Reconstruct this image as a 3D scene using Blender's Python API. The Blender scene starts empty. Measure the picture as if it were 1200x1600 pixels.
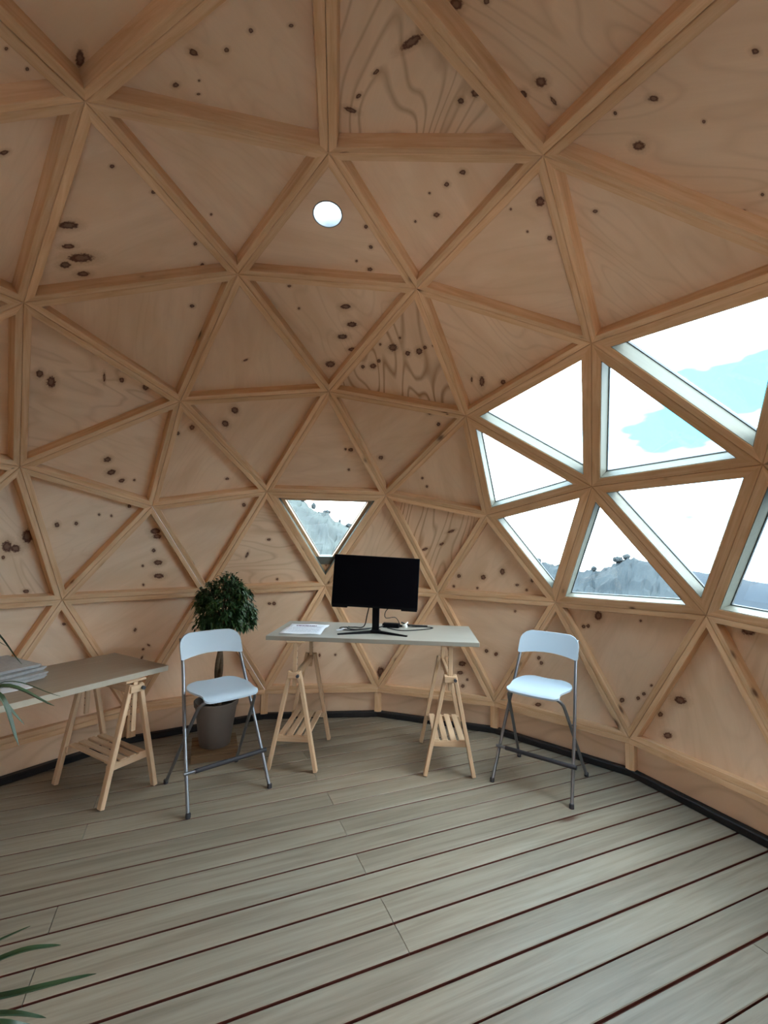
import bpy, bmesh, math, random
import numpy as np
from mathutils import Vector, Matrix, noise as mnoise

random.seed(7)
SC = bpy.context.scene
COL = SC.collection

# ------------------------------------------------------------------ camera
CAM_POS = (0.0630, -1.8231, 1.5654)
YAW, PITCH, ROLL = (math.radians(a) for a in (-6.273, 4.022, 1.0895))
fw = Vector((-math.sin(YAW) * math.cos(PITCH), math.cos(YAW) * math.cos(PITCH), math.sin(PITCH)))
rt0 = Vector((math.cos(YAW), math.sin(YAW), 0))
up0 = rt0.cross(fw)
rt = rt0 * math.cos(ROLL) + up0 * math.sin(ROLL)
up = up0 * math.cos(ROLL) - rt0 * math.sin(ROLL)
cam_data = bpy.data.cameras.new('camera')
cam_data.sensor_fit = 'VERTICAL'
cam_data.sensor_height = 36.0
cam_data.lens = 712.0 / 1600.0 * 36.0
cam_data.clip_start = 0.02
cam_data.clip_end = 3000
cam = bpy.data.objects.new('camera', cam_data)
COL.objects.link(cam)
m3 = Matrix((rt, up, -fw)).transposed()
cam.matrix_world = Matrix.Translation(CAM_POS) @ m3.to_4x4()
SC.camera = cam

# ------------------------------------------------------------------ exposure
SC.view_settings.view_transform = 'Standard'
SC.view_settings.look = 'None'
SC.view_settings.exposure = 1.88
SC.view_settings.gamma = 1.0
SC.view_settings.use_curve_mapping = False
SC.cycles.use_denoising = True
SC.cycles.max_bounces = 12
SC.cycles.diffuse_bounces = 8
SC.cycles.transparent_max_bounces = 12
SC.cycles.caustics_reflective = False
SC.cycles.caustics_refractive = False


# ------------------------------------------------------------------ node helpers
def node(nt, kind, **kw):
    n = nt.nodes.new(kind)
    for k, v in kw.items():
        setattr(n, k, v)
    return n


def setin(n, **kw):
    for k, v in kw.items():
        n.inputs[k.replace('_', ' ')].default_value = v
    return n


def ramp(nt, stops):
    n = nt.nodes.new('ShaderNodeValToRGB')
    e = n.color_ramp.elements
    while len(e) < len(stops):
        e.new(0.5)
    for el, (p, c) in zip(e, stops):
        el.position = p
        el.color = c if len(c) == 4 else (*c, 1)
    return n


def mixc(nt, fac, a, b, mode='MIX'):
    n = nt.nodes.new('ShaderNodeMix')
    n.data_type = 'RGBA'
    n.blend_type = mode
    for sock, v in ((n.inputs[0], fac), (n.inputs[6], a), (n.inputs[7], b)):
        if isinstance(v, (int, float)):
            sock.default_value = v
        elif isinstance(v, tuple):
            sock.default_value = v if len(v) == 4 else (*v, 1)
        else:
            nt.links.new(v, sock)
    return n.outputs[2]


def mathn(nt, op, a, b=None, c=None, clamp=False):
    n = nt.nodes.new('ShaderNodeMath')
    n.operation = op
    n.use_clamp = clamp
    for sock, v in zip(n.inputs, (a, b, c)):
        if v is None:
            continue
        if isinstance(v, (int, float)):
            sock.default_value = v
        else:
            nt.links.new(v, sock)
    return n.outputs[0]


def vmath(nt, op, a, b):
    n = nt.nodes.new('ShaderNodeVectorMath')
    n.operation = op
    for sock, v in zip(n.inputs, (a, b)):
        if isinstance(v, tuple):
            sock.default_value = v
        else:
            nt.links.new(v, sock)
    return n.outputs[0]


def new_mat(name, rough=0.6, spec=0.3):
    m = bpy.data.materials.new(name)
    m.use_nodes = True
    nt = m.node_tree
    b = nt.nodes['Principled BSDF']
    b.inputs['Roughness'].default_value = rough
    b.inputs['Specular IOR Level'].default_value = spec
    return m, nt, b


def plain(name, col, rough=0.6, spec=0.3, metal=0.0, var=0.0, vscale=30.0):
    m, nt, b = new_mat(name, rough, spec)
    b.inputs['Metallic'].default_value = metal
    b.inputs['Base Color'].default_value = (*col, 1)
    if var:
        tc = node(nt, 'ShaderNodeTexCoord')
        nz = setin(node(nt, 'ShaderNodeTexNoise'), Scale=vscale, Detail=4.0)
        nt.links.new(tc.outputs['Object'], nz.inputs['Vector'])
        lo = tuple(c * (1 - var) for c in col)
        hi = tuple(min(1, c * (1 + var)) for c in col)
        nt.links.new(mixc(nt, nz.outputs[0], lo, hi), b.inputs['Base Color'])
    return m


# ------------------------------------------------------------------ sky
world = bpy.data.worlds.new('sky')
SC.world = world
world.use_nodes = True
wt = world.node_tree
bg = wt.nodes['Background']
tcw = node(wt, 'ShaderNodeTexCoord')
mpw = node(wt, 'ShaderNodeMapping')
mpw.inputs['Scale'].default_value = (1.0, 1.0, 2.2)
mpw.inputs['Location'].default_value = (2.9, 3.1, 0.2)
nzw = setin(node(wt, 'ShaderNodeTexNoise'), Scale=1.9, Detail=5.0, Roughness=0.5)
wt.links.new(tcw.outputs['Generated'], mpw.inputs['Vector'])
wt.links.new(mpw.outputs[0], nzw.inputs['Vector'])
rpw = ramp(wt, [(0.38, (0.026, 0.15, 0.25)), (0.63, (0.99, 0.99, 0.98))])
wt.links.new(nzw.outputs[0], rpw.inputs[0])
wt.links.new(rpw.outputs[0], bg.inputs['Color'])
bg.inputs['Strength'].default_value = 9.0


# ------------------------------------------------------------------ object helpers
def tag(o, label=None, cat=None, group=None, kind=None):
    if label:
        o['label'] = label
    if cat:
        o['category'] = cat
    if group:
        o['group'] = group
    if kind:
        o['kind'] = kind
    return o


def empty(name, loc=(0, 0, 0), rz=0.0, parent=None):
    o = bpy.data.objects.new(name, None)
    o.empty_display_size = 0.05
    COL.objects.link(o)
    o.location = loc
    o.rotation_euler = (0, 0, rz)
    o.parent = parent
    return o


def obj(name, bm, mat, parent=None, mw=None, smooth=False, bevel=0.0, loc=None, rot=None):
    if bevel:
        bmesh.ops.bevel(bm, geom=[e for e in bm.edges], offset=bevel, segments=1, affect='EDGES', profile=0.5)
    bmesh.ops.recalc_face_normals(bm, faces=bm.faces)
    me = bpy.data.meshes.new(name)
    bm.to_mesh(me)
    bm.free()
    if smooth:
        for p in me.polygons:
            p.use_smooth = True
        if smooth == 'auto':
            try:
                me.set_sharp_from_angle(angle=math.radians(35))
            except Exception:
                pass
    me.materials.append(mat)
    o = bpy.data.objects.new(name, me)
    COL.objects.link(o)
    o.parent = parent
    if mw is not None:
        o.matrix_local = mw
    if loc is not None:
        o.location = loc
    if rot is not None:
        o.rotation_euler = rot
    return o


def box(bm, size, cen=(0, 0, 0), rot=None):
    M = Matrix.Translation(cen)
    if rot is not None:
        M = M @ rot.to_4x4()
    M = M @ Matrix.Diagonal((*size, 1))
    bmesh.ops.create_cube(bm, size=1.0, matrix=M)


def boxbm(size, cen=(0, 0, 0), rot=None):
    bm = bmesh.new()
    box(bm, size, cen, rot)
    return bm


def bar(bm, a, b, wx, wy, side=(0, 1, 0)):
    """rectangular bar from a to b; wy is measured along `side`, wx across it"""
    a, b = Vector(a), Vector(b)
    z = (b - a).normalized()
    y = Vector(side)
    y = (y - z * y.dot(z)).normalized()
    x = y.cross(z)
    vs = []
    for p in (a, b):
        for sx, sy in ((-1, -1), (1, -1), (1, 1), (-1, 1)):
            vs.append(bm.verts.new(p + x * sx * wx / 2 + y * sy * wy / 2))
    for f in ((0, 1, 2, 3), (7, 6, 5, 4), (0, 4, 5, 1), (1, 5, 6, 2), (2, 6, 7, 3), (3, 7, 4, 0)):
        bm.faces.new([vs[i] for i in f])


def spline(pts, n=8):
    pts = [Vector(p) for p in pts]
    if len(pts) < 3:
        return pts
    P = [2 * pts[0] - pts[1]] + pts + [2 * pts[-1] - pts[-2]]
    out = []
    for i in range(1, len(P) - 2):
        for j in range(n):
            t = j / n
            a, b, c, d = P[i - 1], P[i], P[i + 1], P[i + 2]
            out.append(0.5 * ((2 * b) + (c - a) * t + (2 * a - 5 * b + 4 * c - d) * t * t + (3 * b - a - 3 * c + d) * t ** 3))
    out.append(pts[-1])
    return out


def tube(bm, pts, r, n=10, cap=True):
    pts = [Vector(p) for p in pts]
    rs = r if isinstance(r, (list, tuple)) else [r] * len(pts)
    rings = []
    ref = Vector((0.31, 0.22, 0.93)).normalized()
    prev = None
    for i, p in enumerate(pts):
        t = (pts[min(i + 1, len(pts) - 1)] - pts[max(i - 1, 0)]).normalized()
        if prev is None:
            x = (ref - t * ref.dot(t)).normalized()
        else:
            x = (prev - t * prev.dot(t)).normalized()
        prev = x
        y = t.cross(x)
        rings.append([bm.verts.new(p + (x * math.cos(2 * math.pi * k / n) + y * math.sin(2 * math.pi * k / n)) * rs[i]) for k in range(n)])
    for A, B in zip(rings, rings[1:]):
        for k in range(n):
            bm.faces.new((A[k], A[(k + 1) % n], B[(k + 1) % n], B[k]))
    if cap:
        bm.faces.new(rings[0][::-1])
        bm.faces.new(rings[-1])


def lathe(bm, prof, n=32, cen=(0, 0, 0)):
    rings = []
    for r, z in prof:
        if r < 1e-5:
            rings.append([bm.verts.new((cen[0], cen[1], cen[2] + z))])
        else:
            rings.append([bm.verts.new((cen[0] + r * math.cos(2 * math.pi * k / n), cen[1] + r * math.sin(2 * math.pi * k / n), cen[2] + z)) for k in range(n)])
    for A, B in zip(rings, rings[1:]):
        for k in range(n):
            a0, a1 = A[k % len(A)], A[(k + 1) % len(A)]
            b0, b1 = B[k % len(B)], B[(k + 1) % len(B)]
            vs = []
            for v in (a0, a1, b1, b0):
                if v not in vs:
                    vs.append(v)
            if len(vs) > 2:
                bm.faces.new(vs)


def sheet(bm, grid, thick=None):
    """grid of points [row][col]; optional thickness vector list makes it a slab"""
    R_, C_ = len(grid), len(grid[0])
    top = [[bm.verts.new(p) for p in row] for row in grid]
    for i in range(R_ - 1):
        for j in range(C_ - 1):
            bm.faces.new((top[i][j], top[i][j + 1], top[i + 1][j + 1], top[i + 1][j]))
    if thick is not None:
        th = Vector(thick)
        bot = [[bm.verts.new(Vector(p) - th) for p in row] for row in grid]
        for i in range(R_ - 1):
            for j in range(C_ - 1):
                bm.faces.new((bot[i][j], bot[i + 1][j], bot[i + 1][j + 1], bot[i][j + 1]))
        rim = [(0, j) for j in range(C_)] + [(i, C_ - 1) for i in range(1, R_)] + [(R_ - 1, j) for j in range(C_ - 2, -1, -1)] + [(i, 0) for i in range(R_ - 2, 0, -1)]
        for a, b in zip(rim, rim[1:] + rim[:1]):
            bm.faces.new((top[a[0]][a[1]], bot[a[0]][a[1]], bot[b[0]][b[1]], top[b[0]][b[1]]))


def copy_tree(o, parent=None):
    c = o.copy()
    COL.objects.link(c)
    c.parent = parent
    for ch in list(o.children):
        copy_tree(ch, c)
    return c


# ------------------------------------------------------------------ materials
def wood_mat(name, light, dark, stretch=(1.2, 16.0, 16.0), rough=0.55, spec=0.3, knots=0.0, tone=0.12, scale=2.5, knot_scale=(5.0, 9.0, 9.0), bump=0.0):
    """long-grained timber, grain along the object's own X axis"""
    m, nt, b = new_mat(name, rough, spec)
    tc = node(nt, 'ShaderNodeTexCoord')
    oi = node(nt, 'ShaderNodeObjectInfo')
    off = vmath(nt, 'ADD', tc.outputs['Object'], (0.0, 0.0, 0.0))
    cmb = node(nt, 'ShaderNodeCombineXYZ')
    for i, k in enumerate((37.0, 11.0, 23.0)):
        nt.links.new(mathn(nt, 'MULTIPLY', oi.outputs['Random'], k), cmb.inputs[i])
    P = vmath(nt, 'ADD', off, cmb.outputs[0])
    S = vmath(nt, 'MULTIPLY', P, stretch)
    n1 = setin(node(nt, 'ShaderNodeTexNoise'), Scale=scale, Detail=5.0, Roughness=0.6, Distortion=0.6)
    nt.links.new(S, n1.inputs['Vector'])
    r1 = ramp(nt, [(0.30, dark), (0.66, light)])
    nt.links.new(n1.outputs[0], r1.inputs[0])
    col = r1.outputs[0]
    # overall tone of the single piece
    tn = mathn(nt, 'MULTIPLY_ADD', oi.outputs['Random'], 2 * tone, 1 - tone)
    hsv = node(nt, 'ShaderNodeHueSaturation')
    nt.links.new(tn, hsv.inputs['Value'])
    nt.links.new(col, hsv.inputs['Color'])
    col = hsv.outputs[0]
    if knots:
        K = vmath(nt, 'MULTIPLY', P, knot_scale)
        vo = node(nt, 'ShaderNodeTexVoronoi')
        vo.inputs['Scale'].default_value = 1.0
        vo.inputs['Randomness'].default_value = 1.0
        nt.links.new(K, vo.inputs['Vector'])
        sep = node(nt, 'ShaderNodeSeparateColor')
        nt.links.new(vo.outputs['Color'], sep.inputs[0])
        pick = mathn(nt, 'LESS_THAN', sep.outputs[0], knots)
        rad = mathn(nt, 'MULTIPLY_ADD', sep.outputs[1], 0.11, 0.04)
        rel = mathn(nt, 'DIVIDE', vo.outputs['Distance'], rad)
        core = mathn(nt, 'MULTIPLY', pick, mathn(nt, 'SUBTRACT', 1.6, rel, clamp=True))
        halo = mathn(nt, 'MULTIPLY', pick, mathn(nt, 'MULTIPLY_ADD', rel, -0.3, 0.85, clamp=True))
        col = mixc(nt, mathn(nt, 'MULTIPLY', halo, 0.5), col, tuple(c * 0.5 for c in dark))
        col = mixc(nt, mathn(nt, 'MULTIPLY', core, 0.85), col, (0.09, 0.035, 0.018))
    nt.links.new(col, b.inputs['Base Color'])
    if bump:
        bp = setin(node(nt, 'ShaderNodeBump'), Strength=bump, Distance=0.002)
        nt.links.new(n1.outputs[0], bp.inputs['Height'])
        nt.links.new(bp.outputs[0], b.inputs['Normal'])
    return m


def knot_group():
    g = bpy.data.node_groups.new('knot', 'ShaderNodeTree')
    for nm, tp in (('P', 'NodeSocketVector'), ('Center', 'NodeSocketVector'), ('Inv', 'NodeSocketVector'), ('Angle', 'NodeSocketFloat')):
        g.interface.new_socket(nm, in_out='INPUT', socket_type=tp)
    for nm in ('Core', 'Halo'):
        g.interface.new_socket(nm, in_out='OUTPUT', socket_type='NodeSocketFloat')
    gi = g.nodes.new('NodeGroupInput')
    go = g.nodes.new('NodeGroupOutput')
    d = vmath(g, 'SUBTRACT', gi.outputs['P'], gi.outputs['Center'])
    vr = g.nodes.new('ShaderNodeVectorRotate')
    vr.rotation_type = 'Z_AXIS'
    g.links.new(d, vr.inputs['Vector'])
    g.links.new(mathn(g, 'MULTIPLY', gi.outputs['Angle'], -1.0), vr.inputs['Angle'])
    s = vmath(g, 'MULTIPLY', vr.outputs[0], gi.outputs['Inv'])
    ln = g.nodes.new('ShaderNodeVectorMath')
    ln.operation = 'LENGTH'
    g.links.new(s, ln.inputs[0])
    nz = setin(g.nodes.new('ShaderNodeTexNoise'), Scale=90.0, Detail=2.0)
    g.links.new(gi.outputs['P'], nz.inputs['Vector'])
    L = mathn(g, 'ADD', ln.outputs['Value'], mathn(g, 'MULTIPLY_ADD', nz.outputs[0], 0.9, -0.45))
    core = mathn(g, 'MULTIPLY', mathn(g, 'SUBTRACT', 1.1, L), 3.2, clamp=True)
    rim = mathn(g, 'MULTIPLY_ADD', mathn(g, 'MULTIPLY', mathn(g, 'SUBTRACT', 0.62, L), 4.0, clamp=True), -0.2, 1.0)
    g.links.new(mathn(g, 'MULTIPLY', core, rim), go.inputs['Core'])
    g.links.new(mathn(g, 'MULTIPLY', mathn(g, 'SUBTRACT', 2.3, L), 0.75, clamp=True), go.inputs['Halo'])
    return g


KNOT = knot_group()
PLY_LIGHT = (0.79, 0.58, 0.415)
PLY_MID = (0.68, 0.465, 0.305)
PLY_LINE = (0.36, 0.185, 0.085)


def ply_mat(name, knots=(), theta=0.0, lines=0.15, seed=0.0, patch=1.0, tone=1.0):
    m, nt, b = new_mat(name, 0.5, 0.3)
    tc = node(nt, 'ShaderNodeTexCoord')
    P = tc.outputs['Object']
    mp = node(nt, 'ShaderNodeMapping')
    mp.inputs['Rotation'].default_value = (0, 0, -theta)
    mp.inputs['Location'].default_value = (seed * 3.1, seed * 1.7, seed)
    nt.links.new(P, mp.inputs['Vector'])
    G = mp.outputs[0]
    n1 = setin(node(nt, 'ShaderNodeTexNoise'), Scale=2.2, Detail=3.0, Roughness=0.5, Distortion=0.5)
    nt.links.new(vmath(nt, 'MULTIPLY', G, (0.8, 3.0, 1.0)), n1.inputs['Vector'])
    r1 = ramp(nt, [(0.32, PLY_MID), (0.60, PLY_LIGHT)])
    nt.links.new(n1.outputs[0], r1.inputs[0])
    col = mixc(nt, 0.75 * patch, PLY_LIGHT, r1.outputs[0])
    # growth-ring figure: long distorted bands
    wv = setin(node(nt, 'ShaderNodeTexNoise'), Scale=1.7, Detail=1.6, Roughness=0.4, Distortion=0.25)
    nt.links.new(vmath(nt, 'MULTIPLY', G, (0.55, 2.1, 1.0)), wv.inputs['Vector'])
    pp = node(nt, 'ShaderNodeMath', operation='PINGPONG')
    nt.links.new(mathn(nt, 'MULTIPLY', wv.outputs[0], 13.0), pp.inputs[0])
    pp.inputs[1].default_value = 0.5
    rw = ramp(nt, [(0.30, (0, 0, 0)), (0.5, (1, 1, 1))])
    nt.links.new(pp.outputs[0], rw.inputs[0])
    n2 = setin(node(nt, 'ShaderNodeTexNoise'), Scale=2.0, Detail=1.0)
    nt.links.new(G, n2.inputs['Vector'])
    lf = mathn(nt, 'MULTIPLY', rw.outputs[0], mathn(nt, 'MULTIPLY', n2.outputs[0], 2.0 * lines), clamp=True)
    col = mixc(nt, lf, col, PLY_LINE)
    # fine pores
    n3 = setin(node(nt, 'ShaderNodeTexNoise'), Scale=6.0, Detail=3.0)
    nt.links.new(vmath(nt, 'MULTIPLY', G, (1.0, 22.0, 1.0)), n3.inputs['Vector'])
    col = mixc(nt, mathn(nt, 'MULTIPLY_ADD', n3.outputs[0], 0.5, -0.18, clamp=True), col, PLY_MID)
    core = halo = None
    for (cx, cy, ra, rb, an) in knots:
        g = node(nt, 'ShaderNodeGroup')
        g.node_tree = KNOT
        g.inputs['Center'].default_value = (cx, cy, 0)
        g.inputs['Inv'].default_value = (1 / ra, 1 / rb, 0)
        g.inputs['Angle'].default_value = an
        nt.links.new(P, g.inputs['P'])
        core = g.outputs[0] if core is None else mathn(nt, 'MAXIMUM', core, g.outputs[0])
        halo = g.outputs[1] if halo is None else mathn(nt, 'MAXIMUM', halo, g.outputs[1])
    if core is not None:
        col = mixc(nt, mathn(nt, 'MULTIPLY', halo, 0.45), col, (0.38, 0.20, 0.10))
        col = mixc(nt, mathn(nt, 'MULTIPLY', core, 0.95), col, (0.080, 0.019, 0.010))
    if tone != 1.0:
        hs = node(nt, 'ShaderNodeHueSaturation')
        hs.inputs['Value'].default_value = tone
        nt.links.new(col, hs.inputs['Color'])
        col = hs.outputs[0]
    nt.links.new(col, b.inputs['Base Color'])
    return m


M_BEAM = wood_mat('pine_beam', (0.755, 0.515, 0.32), (0.60, 0.35, 0.185), knots=0.30, tone=0.10)
M_RISER = ply_mat('riser_plywood', lines=0.25, seed=2.0)
M_BOARD = wood_mat('deck_board', (0.285, 0.25, 0.197), (0.187, 0.153, 0.112), stretch=(0.6, 12.0, 12.0), rough=0.47, spec=0.35, knots=0.12, tone=0.09, knot_scale=(2.2, 7.0, 7.0))
M_UNDER = plain('floor_void', (0.13, 0.045, 0.036), 0.9, 0.1)
M_RUBBER = plain('black_rubber', (0.012, 0.011, 0.013), 0.55, 0.3, var=0.3)
M_BIRCH = wood_mat('birch_trestle', (0.66, 0.475, 0.32), (0.55, 0.375, 0.235), stretch=(1.0, 20.0, 20.0), tone=0.06, rough=0.5)
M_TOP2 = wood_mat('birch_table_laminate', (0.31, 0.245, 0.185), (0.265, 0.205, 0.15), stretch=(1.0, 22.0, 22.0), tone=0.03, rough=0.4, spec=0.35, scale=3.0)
M_TOP = wood_mat('pale_table_laminate', (0.34, 0.325, 0.29), (0.30, 0.283, 0.247), stretch=(1.0, 22.0, 22.0), tone=0.03, rough=0.35, spec=0.4, scale=3.0)
M_WHITE = plain('white_lacquer', (0.42, 0.51, 0.60), 0.42, 0.3)
M_STEEL = plain('grey_tube', (0.22, 0.23, 0.26), 0.34, 0.5, metal=0.85)
M_SLEEVE = plain('dark_sleeve', (0.035, 0.033, 0.04), 0.6, 0.3)
M_BLACK = plain('black_plastic', (0.005, 0.0045, 0.006), 0.55, 0.08)
M_SCREEN = plain('dark_display', (0.0025, 0.002, 0.0035), 0.6, 0.03)
M_CABLE = plain('black_cable', (0.012, 0.012, 0.013), 0.5, 0.3)
M_PLUG = plain('white_plug', (0.8, 0.8, 0.78), 0.4, 0.4)
M_POT = plain('taupe_pot', (0.135, 0.112, 0.10), 0.6, 0.25, var=0.12, vscale=8)
M_SOIL = plain('dark_soil', (0.02, 0.014, 0.01), 0.95, 0.1, var=0.5, vscale=60)
M_BARK = plain('grey_bark', (0.11, 0.075, 0.05), 0.85, 0.15, var=0.45, vscale=45)
M_PAPER = plain('white_paper', (0.78, 0.80, 0.86), 0.7, 0.2)
M_NEWS = plain('newsprint', (0.40, 0.40, 0.40), 0.85, 0.15, var=0.25, vscale=50)
M_METALKNOB = plain('dark_knob', (0.05, 0.055, 0.07), 0.4, 0.4)
M_CRATE = wood_mat('crate_wood', (0.20, 0.12, 0.062), (0.11, 0.06, 0.03), stretch=(1.0, 14.0, 14.0), tone=0.1)
M_GASKET = plain('grey_gasket', (0.10, 0.11, 0.12), 0.6, 0.3)
M_TRIM = wood_mat('window_lining', (0.15, 0.15, 0.125), (0.125, 0.125, 0.105), tone=0.05)  # grey chosen to carry the sky-lit tone of the window reveals


def leaf_mat(name, c0, c1, rough=0.4):
    m, nt, b = new_mat(name, rough, 0.4)
    tc = node(nt, 'ShaderNodeTexCoord')
    nz = setin(node(nt, 'ShaderNodeTexNoise'), Scale=9.0, Detail=2.0)
    nt.links.new(tc.outputs['Object'], nz.inputs['Vector'])
    nt.links.new(mixc(nt, nz.outputs[0], c0, c1), b.inputs['Base Color'])
    return m


M_LEAF = leaf_mat('ficus_leaf', (0.012, 0.035, 0.012), (0.035, 0.085, 0.022))
M_PALM = leaf_mat('palm_leaf', (0.012, 0.034, 0.017), (0.045, 0.088, 0.035))


def glass_mat():
    m = bpy.data.materials.new('window_glass')
    m.use_nodes = True
    nt = m.node_tree
    nt.nodes.clear()
    out = node(nt, 'ShaderNodeOutputMaterial')
    tr = node(nt, 'ShaderNodeBsdfTransparent')
    tr.inputs['Color'].default_value = (0.86, 0.91, 0.915, 1)
    gl = node(nt, 'ShaderNodeBsdfGlossy')
    gl.inputs['Roughness'].default_value = 0.02
    mx = node(nt, 'ShaderNodeMixShader')
    mx.inputs[0].default_value = 0.05
    nt.links.new(tr.outputs[0], mx.inputs[1])
    nt.links.new(gl.outputs[0], mx.inputs[2])
    nt.links.new(mx.outputs[0], out.inputs[0])
    return m


M_GLASS = glass_mat()

# ------------------------------------------------------------------ the dome: three-frequency icosahedron, five eighths of a sphere
RAD = 2.5                       # radius of the inner faces of the beams
CEN = np.array([0, 0, 0.7])     # centre of the sphere above the deck
BASE_Z = -0.178                 # flat foot ring, in radii


def geodesic():
    h, r = 1 / math.sqrt(5), 2 / math.sqrt(5)
    T = np.array([0, 0, 1.0])
    S = -T
    U = [np.array([r * math.cos(a), r * math.sin(a), h]) for a in np.radians([126, 54, -18, -90, 198])]
    L = [np.array([r * math.cos(a), r * math.sin(a), -h]) for a in np.radians([90, 18, -54, -126, 162])]
    F = []
    for i in range(5):
        j = (i + 1) % 5
        F += [(T, U[i], U[j]), (L[i], U[j], U[i]), (U[j], L[i], L[j]), (S, L[j], L[i])]
    verts, tris = [], []

    def idx(p):
        p = p / np.linalg.norm(p)
        for k, q in enumerate(verts):
            if np.linalg.norm(p - q) < 1e-5:
                return k
        verts.append(p)
        return len(verts) - 1
    for a, b, c in F:
        g = {}
        for i in range(4):
            for j in range(4 - i):
                g[i, j] = idx((a * (3 - i - j) + b * i + c * j) / 3)
        for i in range(3):
            for j in range(3 - i):
                tris.append((g[i, j], g[i + 1, j], g[i, j + 1]))
                if i + j < 2:
                    tris.append((g[i + 1, j], g[i + 1, j + 1], g[i, j + 1]))
    V = np.array(verts)
    tris = [t for t in tris if min(V[list(t)][:, 2]) > -0.2]
    base = [i for i in range(len(V)) if -0.2 < V[i, 2] < -0.16]
    V[base, 2] = BASE_Z
    return V * RAD + CEN, tris, base


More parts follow.
